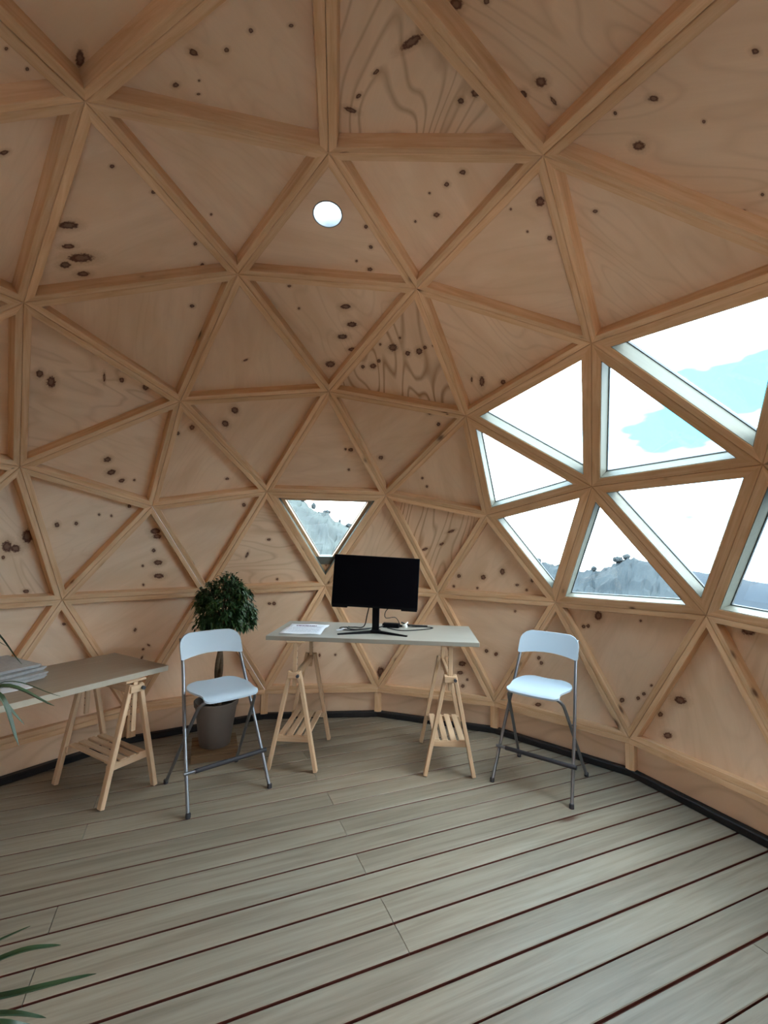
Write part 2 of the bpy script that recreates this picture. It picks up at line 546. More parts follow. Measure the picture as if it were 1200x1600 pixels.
NODES, TRIS, BASE = geodesic()
WINDOWS = [15, 27, 29, 33, 32, 36, 28, 24, 35, 37]
OPENING = {60}      # entrance behind the viewer
KNOT_TABLE = (
    '0:-0.183 0.098 0.0111 0.0097 0.58|-0.104 0.196 0.0122 0.0102 0.65|0.019 0.197 0.0088 0.0071 0.58|0.014 0.29 0.0145 0.0137 2.5|-0.122 -0.248 0.0067 0.0056 0.03;'
    '1:-0.298 -0.099 0.0114 0.0082 -1.81|-0.039 0.137 0.0315 0.0182 -1.97|0.096 0.113 0.0328 0.0198 -1.97|0.157 0.012 0.0337 0.021 -1.96|0.28 0.021 0.0261 0.0168 -1.97|0.336 -0.178 0.0363 0.0299 -1.83|-0.145 -0.131 0.0095 0.0076 2.29;'
    '2:-0.068 -0.145 0.0315 0.0283 2.86|-0.101 -0.044 0.02 0.0172 0.45|-0.165 0.004 0.0246 0.0214 0.53|-0.214 0.013 0.0145 0.0127 0.57|-0.262 0.045 0.0095 0.0084 0.63|0.146 -0.16 0.024 0.0204 2.8|0.084 -0.154 0.016 0.0132 0.31|0.202 -0.211 0.0167 0.0134 0.26|-0.157 -0.154 0.0095 0.0084 0.36|-0.029 -0.224 0.01 0.0085 0.26;'
    '3:-0.074 0.335 0.0193 0.0161 -1.9|0.04 0.36 0.0166 0.0146 2.78|0.17 -0.192 0.0218 0.0186 -1.61;'
    '4:0.167 -0.114 0.0125 0.0107 0.33|0.199 -0.035 0.0127 0.0108 0.36;'
    '6:-0.224 -0.062 0.0282 0.025 2.99|-0.173 -0.186 0.0291 0.0253 2.89;'
    '7:-0.175 0.115 0.0209 0.0176 2.14|-0.158 0.076 0.0117 0.0104 0.51|-0.008 0.199 0.0124 0.0108 0.55;'
    '8:-0.294 -0.143 0.0202 0.0173 0.17|-0.225 -0.224 0.0151 0.0127 0.15|0.071 0.217 0.015 0.0118 1.65;'
    '10:0.148 0.057 0.0169 0.0115 2|0.166 0.022 0.0177 0.0166 1.11;'
    '11:0.097 0.139 0.0286 0.011 2.21|-0.243 0.04 0.0125 0.0112 2.92|0.119 -0.088 0.0164 0.0117 -2.18;'
    '12:0.306 -0.147 0.0173 0.0156 0.81;'
    '13:-0.397 -0.25 0.0472 0.0356 0.51;'
    '15:0.035 -0.277 0.0126 0.0115 0.65;'
    '16:-0.064 -0.082 0.0237 0.0116 2.62|-0.188 0.021 0.0302 0.0119 2.52|0.086 -0.096 0.0342 0.0115 2.5;'
    '17:0.242 -0.205 0.0191 0.0166 2.91|0.114 -0.025 0.0243 0.0214 -0.12|-0.032 0.079 0.0283 0.0213 0.4|-0.009 0.237 0.016 0.011 2.37|-0.021 0.321 0.0115 0.0099 0.07|0.231 -0.015 0.0124 0.0108 -0.13|0.355 -0.194 0.013 0.0112 2.91|-0.12 0.313 0.0169 0.0148 0.1;'
    '18:0.116 -0.155 0.018 0.0155 -1.37|0.172 -0.091 0.0177 0.0152 -1.33|-0.073 0.243 0.0112 0.0101 -1.26;'
    '19:-0.032 -0.198 0.0168 0.0143 2.76|-0.012 -0.161 0.0168 0.0141 2.78|0.281 -0.015 0.0271 0.0142 2.41;'
    '20:-0.107 0.206 0.0338 0.0216 2.26|-0.032 0.233 0.0282 0.0162 2.25|0.05 0.31 0.0173 0.0156 2.75|-0.019 0.313 0.0115 0.0104 2.77;'
    '21:-0.084 0.207 0.0136 0.0118 -1.79|-0.051 0.12 0.0128 0.0112 2.5|0.087 0.012 0.0161 0.0143 -1.31|0.093 -0.105 0.0081 0.0063 2.41|-0.033 0.028 0.0068 0.0058 2.4;'
    '22:0.022 0.364 0.0229 0.019 1.87|-0.127 0.315 0.0121 0.0113 1.24|-0.093 0.294 0.0062 0.0057 1.38|0.007 0.209 0.0066 0.0059 1.65|0.113 0.208 0.0132 0.0115 1.85;'
    '23:-0.22 -0.168 0.011 0.0086 -1.46;'
    '26:0.125 -0.334 0.0284 0.018 2.65|0.246 -0.121 0.045 0.0177 2.84|0.265 0.023 0.0221 0.0168 2.71|0.223 -0.188 0.0226 0.0067 2.84;'
    '30:0.131 0.144 0.0407 0.024 -1.85|-0.047 0.335 0.0317 0.019 -1.62|0.079 0.322 0.0202 0.0143 -1.3;'
    '31:0.088 0.279 0.0349 0.0281 0.02|-0.031 0.31 0.0166 0.0134 2.75|-0.057 0.337 0.0169 0.0135 2.74|0.238 0.018 0.0095 0.0078 -0.17|-0.256 -0.204 0.0154 0.0111 2.96|-0.201 -0.219 0.0151 0.011 2.97|-0.35 -0.127 0.0215 0.0154 2.92|-0.114 -0.231 0.0098 0.0072 2.99;'
    '34:0.071 0.391 0.0463 0.0275 2.46;'
    '42:0.226 -0.055 0.0183 0.0154 1.52|0.173 -0.089 0.0137 0.0113 1.42|0.239 -0.03 0.005 0.0043 1.56|0.269 -0.059 0.0104 0.0043 1.57|0.032 0.136 0.0437 0.0137 -2.59|-0.25 -0.124 0.0235 0.0132 2.72|-0.2 -0.061 0.0149 0.0069 -2.45|-0.108 0.036 0.0157 0.0064 -2.49;'
    '43:-0.171 0.212 0.0232 0.0181 2.73|-0.113 0.14 0.0102 0.0085 -0.15|-0.275 -0.126 0.0223 0.0182 0.23|-0.362 -0.106 0.0212 0.013 0.37|-0.323 -0.203 0.021 0.0073 0.99|0.031 -0.275 0.0085 0.0075 1.37;'
    '47:-0.198 0.017 0.0154 0.0105 -2.69|-0.297 -0.08 0.0075 0.0062 1.33|-0.19 -0.17 0.0229 0.0178 -2.39|0.229 -0.175 0.0082 0.0054 2.02|0.215 -0.268 0.008 0.006 -2.42|-0.005 0.231 0.0088 0.0075 2.94|-0.037 0.001 0.0065 0.0053 1.94;'
    '63:0.022 0.148 0.0145 0.0128 -2.36|0.097 -0.047 0.009 0.0073 -0.62|0.031 0.042 0.0099 0.0075 2.55|-0.105 0.246 0.0127 0.0092 2.29|-0.087 0.161 0.0058 0.004 2.58|-0.145 0.18 0.0071 0.0053 -1.13|0.114 -0.172 0.0079 0.0062 1.74;'
    '64:-0.019 0.468 0.042 0.0123 1.52;'
    '65:-0.283 -0.22 0.0067 0.0049 2.25|-0.372 -0.216 0.0074 0.0054 2.35;'
    '84:0.05 0.206 0.008 0.0057 1.47;'
    '85:0.054 -0.201 0.0363 0.0195 2.09|0.167 -0.176 0.0251 0.0143 2.07|0.213 -0.113 0.0524 0.0268 2.02|0.279 -0.163 0.0238 0.019 2.28|0.307 -0.081 0.0272 0.0165 2.02|-0.069 0.327 0.012 0.0094 0.47|0.044 0.42 0.0135 0.01 0.53|-0.251 0.05 0.0106 0.009 2.36|-0.287 -0.128 0.0097 0.0076 2.47;'
    '87:-0.105 -0.201 0.0241 0.0174 -0.01|-0.056 -0.146 0.0376 0.0212 0.04|-0.093 0.219 0.0184 0.0146 0.24|-0.05 0.371 0.0246 0.0196 0.36|-0.104 0.12 0.031 0.0069 0.11;'
    '88:0.081 -0.011 0.0233 0.0199 -3.14|0.105 0.093 0.0276 0.0209 3|0.08 0.19 0.0204 0.0164 2.97|0.007 0.231 0.0112 0.0084 1.33;'
    '98:0.007 -0.124 0.0396 0.0266 3.06|-0.026 -0.162 0.0304 0.0242 -2.54|0.025 -0.244 0.0492 0.0286 2.99|-0.054 -0.087 0.0135 0.0097 -3.12|-0.352 -0.139 0.0203 0.0129 -2.38;'
    '100:0.288 -0.173 0.0159 0.0131 1.15|-0.082 0.108 0.019 0.0144 0.93|-0.011 0.02 0.0147 0.0114 0.98|0.122 -0.052 0.0101 0.0081 1.04|0.161 -0.125 0.0104 0.0083 1.09;'
    '101:-0.13 -0.01 0.0161 0.0137 1.06|-0.075 0.085 0.0336 0.0211 2.09|0.006 0.164 0.0388 0.0213 2.09|-0.255 -0.104 0.0373 0.0257 2.15|-0.232 -0.065 0.0329 0.0207 2.15|0.009 0.01 0.0107 0.0089 1.06|0.124 0.119 0.011 0.0089 1.09;'
    '104:-0.375 -0.173 0.0122 0.0088 1.8'
)
HOLE = (0, -0.110, -0.087, 0.073)
KNOTS = {}
for part in KNOT_TABLE.split(';'):
    k, lst = part.split(':')
    KNOTS[int(k)] = [tuple(float(z) for z in kk.split()) for kk in lst.split('|')]
# figure of single sheets: strength of the ring lines, grain turn
FIGURE = {2: (0.8, 0.9), 16: (0.6, 0.3), 42: (0.55, 1.1), 1: (0.15, 0.0), 11: (0.3, 1.0), 14: (0.2, -1.0), 26: (0.2, 0.4),
          23: (0.15, 0.6), 87: (0.3, 1.2), 47: (0.2, 0.5), 43: (0.25, 1.3), 31: (0.06, 0.1), 34: (0.2, 0.2), 98: (0.25, 0.2)}

SIDES = {}
for nm in ('ceiling', 'wall_back', 'wall_left', 'wall_right', 'wall_front'):
    SIDES[nm] = tag(empty(nm), kind='structure')
SIDES['ceiling']['label'] = 'upper part of the timber dome, triangular plywood panels between beams'
SIDES['wall_back']['label'] = 'back of the timber dome wall behind the desk with the monitor'
SIDES['wall_left']['label'] = 'left part of the timber dome wall behind the low table'
SIDES['wall_right']['label'] = 'right part of the timber dome wall with the large glazed triangles'
SIDES['wall_front']['label'] = 'part of the timber dome wall around the entrance'


def side_of(c):
    if c[2] > 1.95:
        return 'ceiling'
    az = math.degrees(math.atan2(c[0], c[1]))
    if abs(az) < 40:
        return 'wall_back'
    if abs(az) > 125:
        return 'wall_front'
    return 'wall_right' if az > 0 else 'wall_left'


def frame_of(k, depth):
    a, b, c = (NODES[i] for i in TRIS[k])
    n = np.cross(b - a, c - a)
    n /= np.linalg.norm(n)
    cen = (a + b + c) / 3
    if n @ (cen - CEN) < 0:
        n = -n
    X = (b - a) / np.linalg.norm(b - a)
    Z = -n
    return cen + n * depth, X, np.cross(Z, X), Z


def mat4(o, X, Y, Z):
    return Matrix(((X[0], Y[0], Z[0], o[0]), (X[1], Y[1], Z[1], o[1]), (X[2], Y[2], Z[2], o[2]), (0, 0, 0, 1)))


def inset(P, d):
    """inset of a triangle given as three points, by distance d"""
    out = []
    for i in range(3):
        p, q, r = P[i], P[(i + 1) % 3], P[i - 1]
        u = (q - p) / np.linalg.norm(q - p)
        v = (r - p) / np.linalg.norm(r - p)
        s = math.sqrt(max(1e-9, 1 - (u @ v) ** 2))
        out.append(p + (u + v) * d / s)
    return out


BW, WW = 0.035, 0.055           # width of a plain beam half and of a window beam half
PLYD, GLD, OUTD = 0.055, 0.092, 0.105


def hexa(bm, A, B, inv):
    vs = [bm.verts.new(inv @ Vector(p)) for p in list(A) + list(B)]
    for f in ((0, 1, 2, 3), (7, 6, 5, 4), (0, 4, 5, 1), (1, 5, 6, 2), (2, 6, 7, 3), (3, 7, 4, 0)):
        bm.faces.new([vs[i] for i in f])
    return vs


def prism_tri(P, Q, inv):
    bm = bmesh.new()
    a = [bm.verts.new(inv @ Vector(p)) for p in P]
    b = [bm.verts.new(inv @ Vector(p)) for p in Q]
    bm.faces.new(a)
    bm.faces.new(b[::-1])
    for i in range(3):
        j = (i + 1) % 3
        bm.faces.new((a[i], b[i], b[j], a[j]))
    return bm


win_no = 0
M_SLV = plain('skylight_sleeve', (0.16, 0.17, 0.19), 0.5, 0.3)
for k, t in enumerate(TRIS):
    if k in OPENING:
        continue
    a = [NODES[i] for i in t]
    o0, X, Y, Z = frame_of(k, 0.0)
    n = -Z
    side = SIDES[side_of(o0)]
    is_win = k in WINDOWS
    w = WW if is_win else BW
    big = [CEN + (p - CEN) * (RAD + OUTD) / RAD for p in a]
    dd = (big[0] - a[0]) @ n
    edge_in = inset(a, 0.0009)
    edge_out = inset(big, 0.0009)
    lip_in = inset(a, w)
    lip_out = [p + n * dd for p in lip_in]
    # the three beams of this triangle
    for i in range(3):
        j = (i + 1) % 3
        ex = (a[j] - a[i]) / np.linalg.norm(a[j] - a[i])
        mid = (a[i] + a[j]) / 2
        M = mat4(mid, ex, np.cross(Z, ex), Z)
        bm = bmesh.new()
        vs = hexa(bm, (edge_in[i], edge_in[j], lip_in[j], lip_in[i]), (edge_out[i], edge_out[j], lip_out[j], lip_out[i]), M.inverted())
        es = [e for e in bm.edges if {e.verts[0], e.verts[1]} in ({vs[0], vs[1]}, {vs[2], vs[3]})]
        bmesh.ops.bevel(bm, geom=es, offset=0.0022, segments=1, affect='EDGES')
        obj('beam', bm, M_BEAM, side, M)
    o1, X, Y, Z = frame_of(k, PLYD)
    M = mat4(o1, X, Y, Z)
    inv = M.inverted()
    if not is_win:
        lines, th = FIGURE.get(k, (random.uniform(0.02, 0.09), random.uniform(-1.5, 1.5)))
        kn = list(KNOTS.get(k, ()))
        if not kn:
            for q in range(random.randint(1, 4)):
                kn.append((random.uniform(-.25, .25), random.uniform(-.2, .25), random.uniform(.008, .018), random.uniform(.007, .012), random.uniform(0, 3)))
        mt = ply_mat('plywood_sheet', kn, th, lines, seed=k * 0.73, tone=random.uniform(0.95, 1.05))
        P = inset(a, BW - 0.006)
        if k == HOLE[0]:
            bm = bmesh.new()
            L2 = [inv @ Vector(p + n * PLYD) for p in P]
            c0 = Vector((HOLE[1], HOLE[2], 0))
            hr, nseg, th_ = HOLE[3], 60, 0.012
            angs = sorted([2 * math.pi * q / nseg for q in range(nseg)] + [math.atan2(v.y - c0.y, v.x - c0.x) % (2 * math.pi) for v in L2])
            ring = []
            for an in angs:
                dv = Vector((math.cos(an), math.sin(an), 0))
                best = 1e9
                for i in range(3):
                    p, q = L2[i], L2[(i + 1) % 3]
                    e = q - p
                    den = dv.x * e.y - dv.y * e.x
                    if abs(den) < 1e-9:
                        continue
                    s = ((p.x - c0.x) * e.y - (p.y - c0.y) * e.x) / den
                    u = ((p.x - c0.x) * dv.y - (p.y - c0.y) * dv.x) / den
                    if s > 0 and -1e-4 <= u <= 1 + 1e-4:
                        best = min(best, s)
                ring.append([bm.verts.new(c0 + dv * rr_ + Vector((0, 0, zz))) for rr_, zz in ((hr, 0), (best, 0), (best, -th_), (hr, -th_))])
            for A, B in zip(ring, ring[1:] + ring[:1]):
                for q in range(4):
                    bm.faces.new((A[q], A[(q + 1) % 4], B[(q + 1) % 4], B[q]))
            obj('plywood_panel', bm, mt, side, M)
            # round skylight: short sleeve through the shell and a domed pane
            sk = empty('round_skylight', (0, 0, 0))
            sk.matrix_world = M @ Matrix.Translation(c0)
            tag(sk, 'small round skylight cut through a plywood triangle near the dome top', 'skylight')
            bm = bmesh.new()
            lathe(bm, [(hr + 0.001, 0.002), (hr + 0.001, -0.062), (hr - 0.005, -0.062), (hr - 0.005, 0.002), (hr + 0.001, 0.002)], 48)
            obj('sleeve', bm, M_SLV, sk, smooth='auto')
            bm = bmesh.new()
            lathe(bm, [(0, -0.060), (hr * 0.6, -0.058), (hr - 0.004, -0.050), (hr - 0.004, -0.054), (hr * 0.6, -0.062), (0, -0.064)], 40)
            obj('pane', bm, M_GLASS, sk, smooth='auto')
        else:
            obj('plywood_panel', prism_tri([p + n * PLYD for p in P], [p + n * (PLYD + 0.012) for p in P], inv), mt, side, M)
    else:
        win_no += 1
        wn = tag(empty('window_%d' % win_no), kind='structure')
        wn['label'] = 'triangular glazed opening between the dome beams'
        P = inset(a, WW - 0.004)
        obj('pane', prism_tri([p + n * GLD for p in P], [p + n * (GLD + 0.006) for p in P], inv), M_GLASS, wn, M)
        # added strips over the beam sides, their colour imitating sky-lit reveals
        G0, G1 = inset(a, WW - 0.0005), inset(a, WW + 0.003)
        for i in range(3):
            j = (i + 1) % 3
            bm = bmesh.new()
            hexa(bm, [p + n * 0.0035 for p in (G0[i], G0[j], G1[j], G1[i])], [p + n * GLD for p in (G0[i], G0[j], G1[j], G1[i])], inv)
            obj('lining', bm, M_TRIM, wn, M)
        rimw, rimd, rmat, rname = (0.0085, 0.012, M_GASKET, 'gasket')
        if k == 15:
            rimw, rimd, rmat, rname = (0.030, 0.046, M_BEAM, 'inner_frame')
        for (nm, ww, d0, d1, mm) in ((rname, rimw, GLD - rimd, GLD, rmat),) + (((('gasket'), 0.036, GLD - 0.004, GLD, M_GASKET),) if k == 15 else ()):
            E0, E1 = inset(a, WW - 0.003), inset(a, WW + ww)
            for i in range(3):
                j = (i + 1) % 3
                bm = bmesh.new()
                hexa(bm, [p + n * d0 for p in (E0[i], E0[j], E1[j], E1[i])], [p + n * d1 for p in (E0[i], E0[j], E1[j], E1[i])], inv)
                obj(nm, bm, mm, wn, M)
        if k == 15:
            # crossbar closing the lowest corner of the small window
            low = min(range(3), key=lambda i: a[i][2])
            p0 = inset(a, WW)[low]
            q1, q2 = inset(a, WW)[(low + 1) % 3], inset(a, WW)[(low + 2) % 3]
            f0, f1 = 0.12, 0.225
            bm = bmesh.new()
            quad = [p0 + (q1 - p0) * f0, p0 + (q1 - p0) * f1, p0 + (q2 - p0) * f1, p0 + (q2 - p0) * f0]
            hexa(bm, [p + n * 0.045 for p in quad], [p + n * GLD for p in quad], inv)
            obj('crossbar', bm, M_TRIM, wn, M)
            bm = bmesh.new()
            quad = [p0 - (q1 - p0) * 0.01, p0 + (q1 - p0) * f0, p0 + (q2 - p0) * f0, p0 - (q2 - p0) * 0.01]
            hexa(bm, [p + n * 0.070 for p in quad], [p + n * GLD for p in quad], inv)
            obj('corner_block', bm, M_BEAM, wn, M)

# ------------------------------------------------------------------ low foot wall under the dome, posts, black edge strip
ring = sorted(BASE, key=lambda i: math.atan2(NODES[i][1], NODES[i][0]))
open_edges = set()
for k in OPENING:
    b_ = [i for i in TRIS[k] if i in BASE]
    if len(b_) == 2:
        open_edges.add(frozenset(b_))
zb = NODES[ring[0]][2]
strip = tag(empty('baseboard_round'), kind='structure')
strip['label'] = 'black rubber edge strip running around the deck'
STRIP_H = 0.046
for q in range(len(ring)):
    i, j = ring[q], ring[(q + 1) % len(ring)]
    A, B = NODES[i].copy(), NODES[j].copy()
    A[2] = B[2] = 0
    ex = (B - A) / np.linalg.norm(B - A)
    ln = np.linalg.norm(B - A)
    mid = (A + B) / 2
    outw = np.array([ex[1], -ex[0], 0])
    if outw @ mid < 0:
        outw = -outw
    if frozenset((i, j)) in open_edges:
        continue
    side = SIDES[side_of(np.array([mid[0], mid[1], 0.2]))]
    Y = np.cross(np.array([0, 0, 1.0]), ex)
    M = mat4(mid, ex, Y, np.array([0, 0, 1.0]))
    s = 1 if Y @ outw > 0 else -1
    obj('sill_beam', boxbm((ln + 0.004, 0.085, 0.036), (0, s * 0.0415, 0)), M_BEAM, side, mat4(mid + np.array([0, 0, zb - 0.0185]), ex, Y, np.array([0, 0, 1.0])), bevel=0.002)
    obj('riser_panel', boxbm((ln + 0.02, 0.014, zb - 0.03), (0, s * 0.062, 0)), M_RISER, side, mat4(mid + np.array([0, 0, (zb - 0.03) / 2]), ex, Y, np.array([0, 0, 1.0])))
    obj('edge_strip', boxbm((ln + 0.012, 0.05, STRIP_H), (0, s * 0.022, 0)), M_RUBBER, strip, mat4(mid + np.array([0, 0, STRIP_H / 2]), ex, Y, np.array([0, 0, 1.0])), bevel=0.006)
for i in ring:
    A = NODES[i]
    er = np.array([A[0], A[1], 0])
    er /= np.linalg.norm(er)
    et = np.array([-er[1], er[0], 0])
    nb = [frozenset(e) for e in open_edges if i in e]
    if len(nb) == 2:
        continue
    side = SIDES[side_of(np.array([A[0], A[1], 0.2]))]
    h = zb - 0.036 - STRIP_H
    Mp = mat4(np.array([A[0], A[1], 0]) + er * 0.024 + np.array([0, 0, STRIP_H + h / 2]), np.array([0, 0, 1.0]), et, np.cross(np.array([0, 0, 1.0]), et))
    obj('post', boxbm((h + 0.006, 0.062, 0.05)), M_BEAM, side, Mp, bevel=0.002)

# ------------------------------------------------------------------ deck
floor = tag(empty('floor'), kind='structure')
floor['label'] = 'weathered grey deck boards with open reddish joints'
FA = math.radians(16.6)
dx = np.array([math.cos(FA), math.sin(FA), 0])
dn = np.array([-math.sin(FA), math.cos(FA), 0])
PITCH_B, OFF_B, RB = 0.1533, 0.049, 2.56
joints_at = {7: [-0.912], 6: [0.40], 4: [0.386], 2: [0.38], 3: [-0.912], 1: [-0.912], 0: [0.386], -1: [0.386], 5: [1.68], 8: [0.386], 9: [-0.912], 10: [0.386]}
rb = random.Random(3)
for kb in range(-17, 17):
    v0 = OFF_B + kb * PITCH_B
    gap = {2: .0095, 1: .010, 0: .011, -1: .012, -2: .011, -3: .007, -4: .011, 3: .0085, 4: .006, 5: .008, 6: .004, 7: .007, 8: .006, 9: .004}.get(kb, 0.006)
    gap += 0.001
    v1 = v0 + PITCH_B
    vm = (v0 + v1) / 2
    ext = max(abs(v0), abs(v1))
    if min(abs(v0), abs(v1)) > RB:
        continue
    half = math.sqrt(max(0.04, RB ** 2 - min(abs(v0), abs(v1)) ** 2))
    cuts = [-half] + [c for c in joints_at.get(kb, [rb.choice([-2.21, -0.912, 0.386, 1.684])]) if -half + .2 < c < half - .2] + [half]
    for s0, s1 in zip(cuts, cuts[1:]):
        L = s1 - s0 - 0.003
        sm = (s0 + s1) / 2
        wd = PITCH_B - gap
        bm = bmesh.new()
        nx = 2
        # slightly cupped board with eased edges
        prof = [(-wd / 2, -0.026), (-wd / 2, -0.003), (-wd / 2 + 0.003, -0.0008), (-wd / 4, 0.0007), (0, 0.0011), (wd / 4, 0.0007), (wd / 2 - 0.003, -0.0008), (wd / 2, -0.003), (wd / 2, -0.026)]
        ends = [[bm.verts.new((xx, py, pz - 0.0011)) for py, pz in prof] for xx in (-L / 2, L / 2)]
        for q in range(len(prof)):
            q2 = (q + 1) % len(prof)
            bm.faces.new((ends[0][q], ends[0][q2], ends[1][q2], ends[1][q]))
        bm.faces.new(ends[0][::-1])
        bm.faces.new(ends[1])
        pos = dx * sm + dn * (v0 + gap + wd / 2)
        ob = obj('deck_board', bm, M_BOARD, floor, mat4(pos, dx, dn, np.array([0, 0, 1.0])))
        ob.data.materials.append(M_UNDER)
        for pg in ob.data.polygons:
            if abs(pg.normal.y) > 0.9:
                pg.material_index = 1
bm = bmesh.new()
lathe(bm, [(0, -0.014), (2.6, -0.014), (2.6, -0.12), (0, -0.12)], 60)
obj('sub_floor', bm, M_UNDER, floor)

# ------------------------------------------------------------------ trestle tables
def trestle(parent_label, loc, rz, top_z, group):
    """A-frame trestle; long axis = local y; top_z = underside of the table top"""
    t = empty('trestle', loc, rz)
    tag(t, parent_label, 'trestle', group)
    HL, SP, LT = 0.262, 0.165, 0.655
    PM = {}

    def piece(name, bm, p=t, bevel=0.0025, mat=M_BIRCH):
        return obj(name, bm, mat, p, bevel=bevel)

    def barpiece(name, a, b, wx, wy, side=(0, 1, 0), p=t):
        """bar whose own X axis runs along it, so the grain follows"""
        a, b = Vector(a), Vector(b)
        x = (b - a).normalized()
        y = Vector(side)
        y = (y - x * y.dot(x)).normalized()
        z = x.cross(y)
        mid = (a + b) / 2
        M = Matrix(((x.x, y.x, z.x, mid.x), (x.y, y.y, z.y, mid.y), (x.z, y.z, z.z, mid.z), (0, 0, 0, 1)))
        o = obj(name, boxbm(((b - a).length, wy, wx)), M_BIRCH, p, M, bevel=0.003)
        PM[o.name] = M
        return o
    for sy in (-1, 1):
        for sx in (-1, 1):
            barpiece('leg', (sx * SP, sy * HL, 0.004), (sx * 0.030, sy * HL, LT + 0.02), 0.026, 0.040)
        zs = 0.205
        xs = SP - (SP - 0.03) * zs / LT
        barpiece('shelf_rail', (-xs - 0.004, sy * (HL - 0.031), zs), (xs + 0.004, sy * (HL - 0.031), zs), 0.040, 0.020, (0, 1, 0))
        # sliding post with peg holes, clamp blocks and wing nut
        post = barpiece('post', (0, sy * HL, top_z - 0.31), (0, sy * HL, top_z - 0.012), 0.028, 0.022)
        for q in range(5):
            bm = bmesh.new()
            zq = top_z - 0.07 - q * 0.045
            tube(bm, [(-0.0150, sy * HL, zq), (0.0150, sy * HL, zq)], 0.0042, 8)
            obj('peg_hole', bm, M_SLEEVE, post, PM[post.name].inverted())
        piece('clamp_block', boxbm((0.086, 0.016, 0.042), (0, sy * (HL + 0.026), LT - 0.005)))
        bm = bmesh.new()
        tube(bm, [(0.030, sy * (HL + 0.034), LT - 0.005), (0.030, sy * (HL + 0.052), LT - 0.005)], 0.011, 12)
        obj('wing_nut', bm, M_METALKNOB, t, smooth='auto')
        barpiece('top_plate', (-0.065, sy * HL, top_z - 0.007), (0.065, sy * HL, top_z - 0.007), 0.014, 0.034)
    zr = 0.228
    xs = SP - (SP - 0.03) * zr / LT - 0.03
    for q in range(4):
        x = -xs + 2 * xs * q / 3
        barpiece('slat', (x, -HL + 0.022, zr), (x, HL - 0.022, zr), 0.012, 0.042, (1, 0, 0))
    barpiece('head_rail', (0, -HL + 0.012, LT - 0.02), (0, HL - 0.012, LT - 0.02), 0.050, 0.024, (1, 0, 0))
    barpiece('support_rail', (0, -HL + 0.012, top_z - 0.04), (0, HL - 0.012, top_z - 0.04), 0.030, 0.020, (1, 0, 0))
    return t


DESK_A = math.radians(-10.2)
DESK_Z = 0.91
DESK_C = (0.395, 1.67)
DL, DW, DT = 1.48, 0.63, 0.030


def on_desk(u, v, z=0.0):
    """desk coordinates: u to the right along the desk, v away from the viewer, from the desk centre"""
    c, s = math.cos(DESK_A), math.sin(DESK_A)
    return Vector((DESK_C[0] + c * u - s * v, DESK_C[1] + s * u + c * v, DESK_Z + z))


def to_desk(x, y):
    c, s = math.cos(DESK_A), math.sin(DESK_A)
    X, Y = x - DESK_C[0], y - DESK_C[1]
    return c * X + s * Y, -s * X + c * Y


top = obj('desk_top', boxbm((DL, DW, DT)), M_TOP, None, bevel=0.002)
top.location = (DESK_C[0], DESK_C[1], DESK_Z - DT / 2)
top.rotation_euler = (0, 0, DESK_A)
tag(top, 'pale narrow desk top carrying the monitor, laid across two raised trestles', 'table top')
trestle('birch trestle with slatted shelf under the desk, near the potted tree', (-0.135, 1.722, 0), math.radians(-9.5), DESK_Z - DT, 'trestles under the desk and table')
trestle('birch trestle with slatted shelf under the desk, near the other chair by the windows', (0.925, 1.575, 0), math.radians(-8.0), DESK_Z - DT, 'trestles under the desk and table')

LOW_Z, LT_T = 0.735, 0.034
LA = math.radians(53.7)
u_ = Vector((math.cos(LA), math.sin(LA), 0))
v_ = Vector((-math.sin(LA), math.cos(LA), 0))
corner = Vector((-1.005, 1.405, 0))
LLEN, LWID = 1.30, 0.62
lc = corner - u_ * LLEN / 2 + v_ * LWID / 2
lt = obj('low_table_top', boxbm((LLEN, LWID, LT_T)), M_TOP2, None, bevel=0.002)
lt.location = (lc.x, lc.y, LOW_Z - LT_T / 2)
lt.rotation_euler = (0, 0, LA)
M_EDGE = plain('pale_edge', (0.42, 0.38, 0.31), 0.5, 0.3, var=0.06)
obj('edge_band', boxbm((LLEN + 0.002, 0.002, LT_T - 0.002), (0, -LWID / 2 - 0.0006, 0)), M_EDGE, lt)
obj('edge_band', boxbm((0.002, LWID + 0.002, LT_T - 0.002), (LLEN / 2 + 0.0006, 0, 0)), M_EDGE, lt)
tag(lt, 'birch-coloured low table top with newspapers on it, beside the dome wall', 'table top')
trestle('birch trestle with slatted shelf holding up the low table beside the potted tree', (-1.345, 1.372, 0), LA, LOW_Z - LT_T, 'trestles under the desk and table')
tr2 = lc - u_ * (LLEN / 2 - 0.22)
trestle('birch trestle under the far end of the low table behind the palm', (tr2.x, tr2.y, 0), LA, LOW_Z - LT_T, 'trestles under the desk and table')


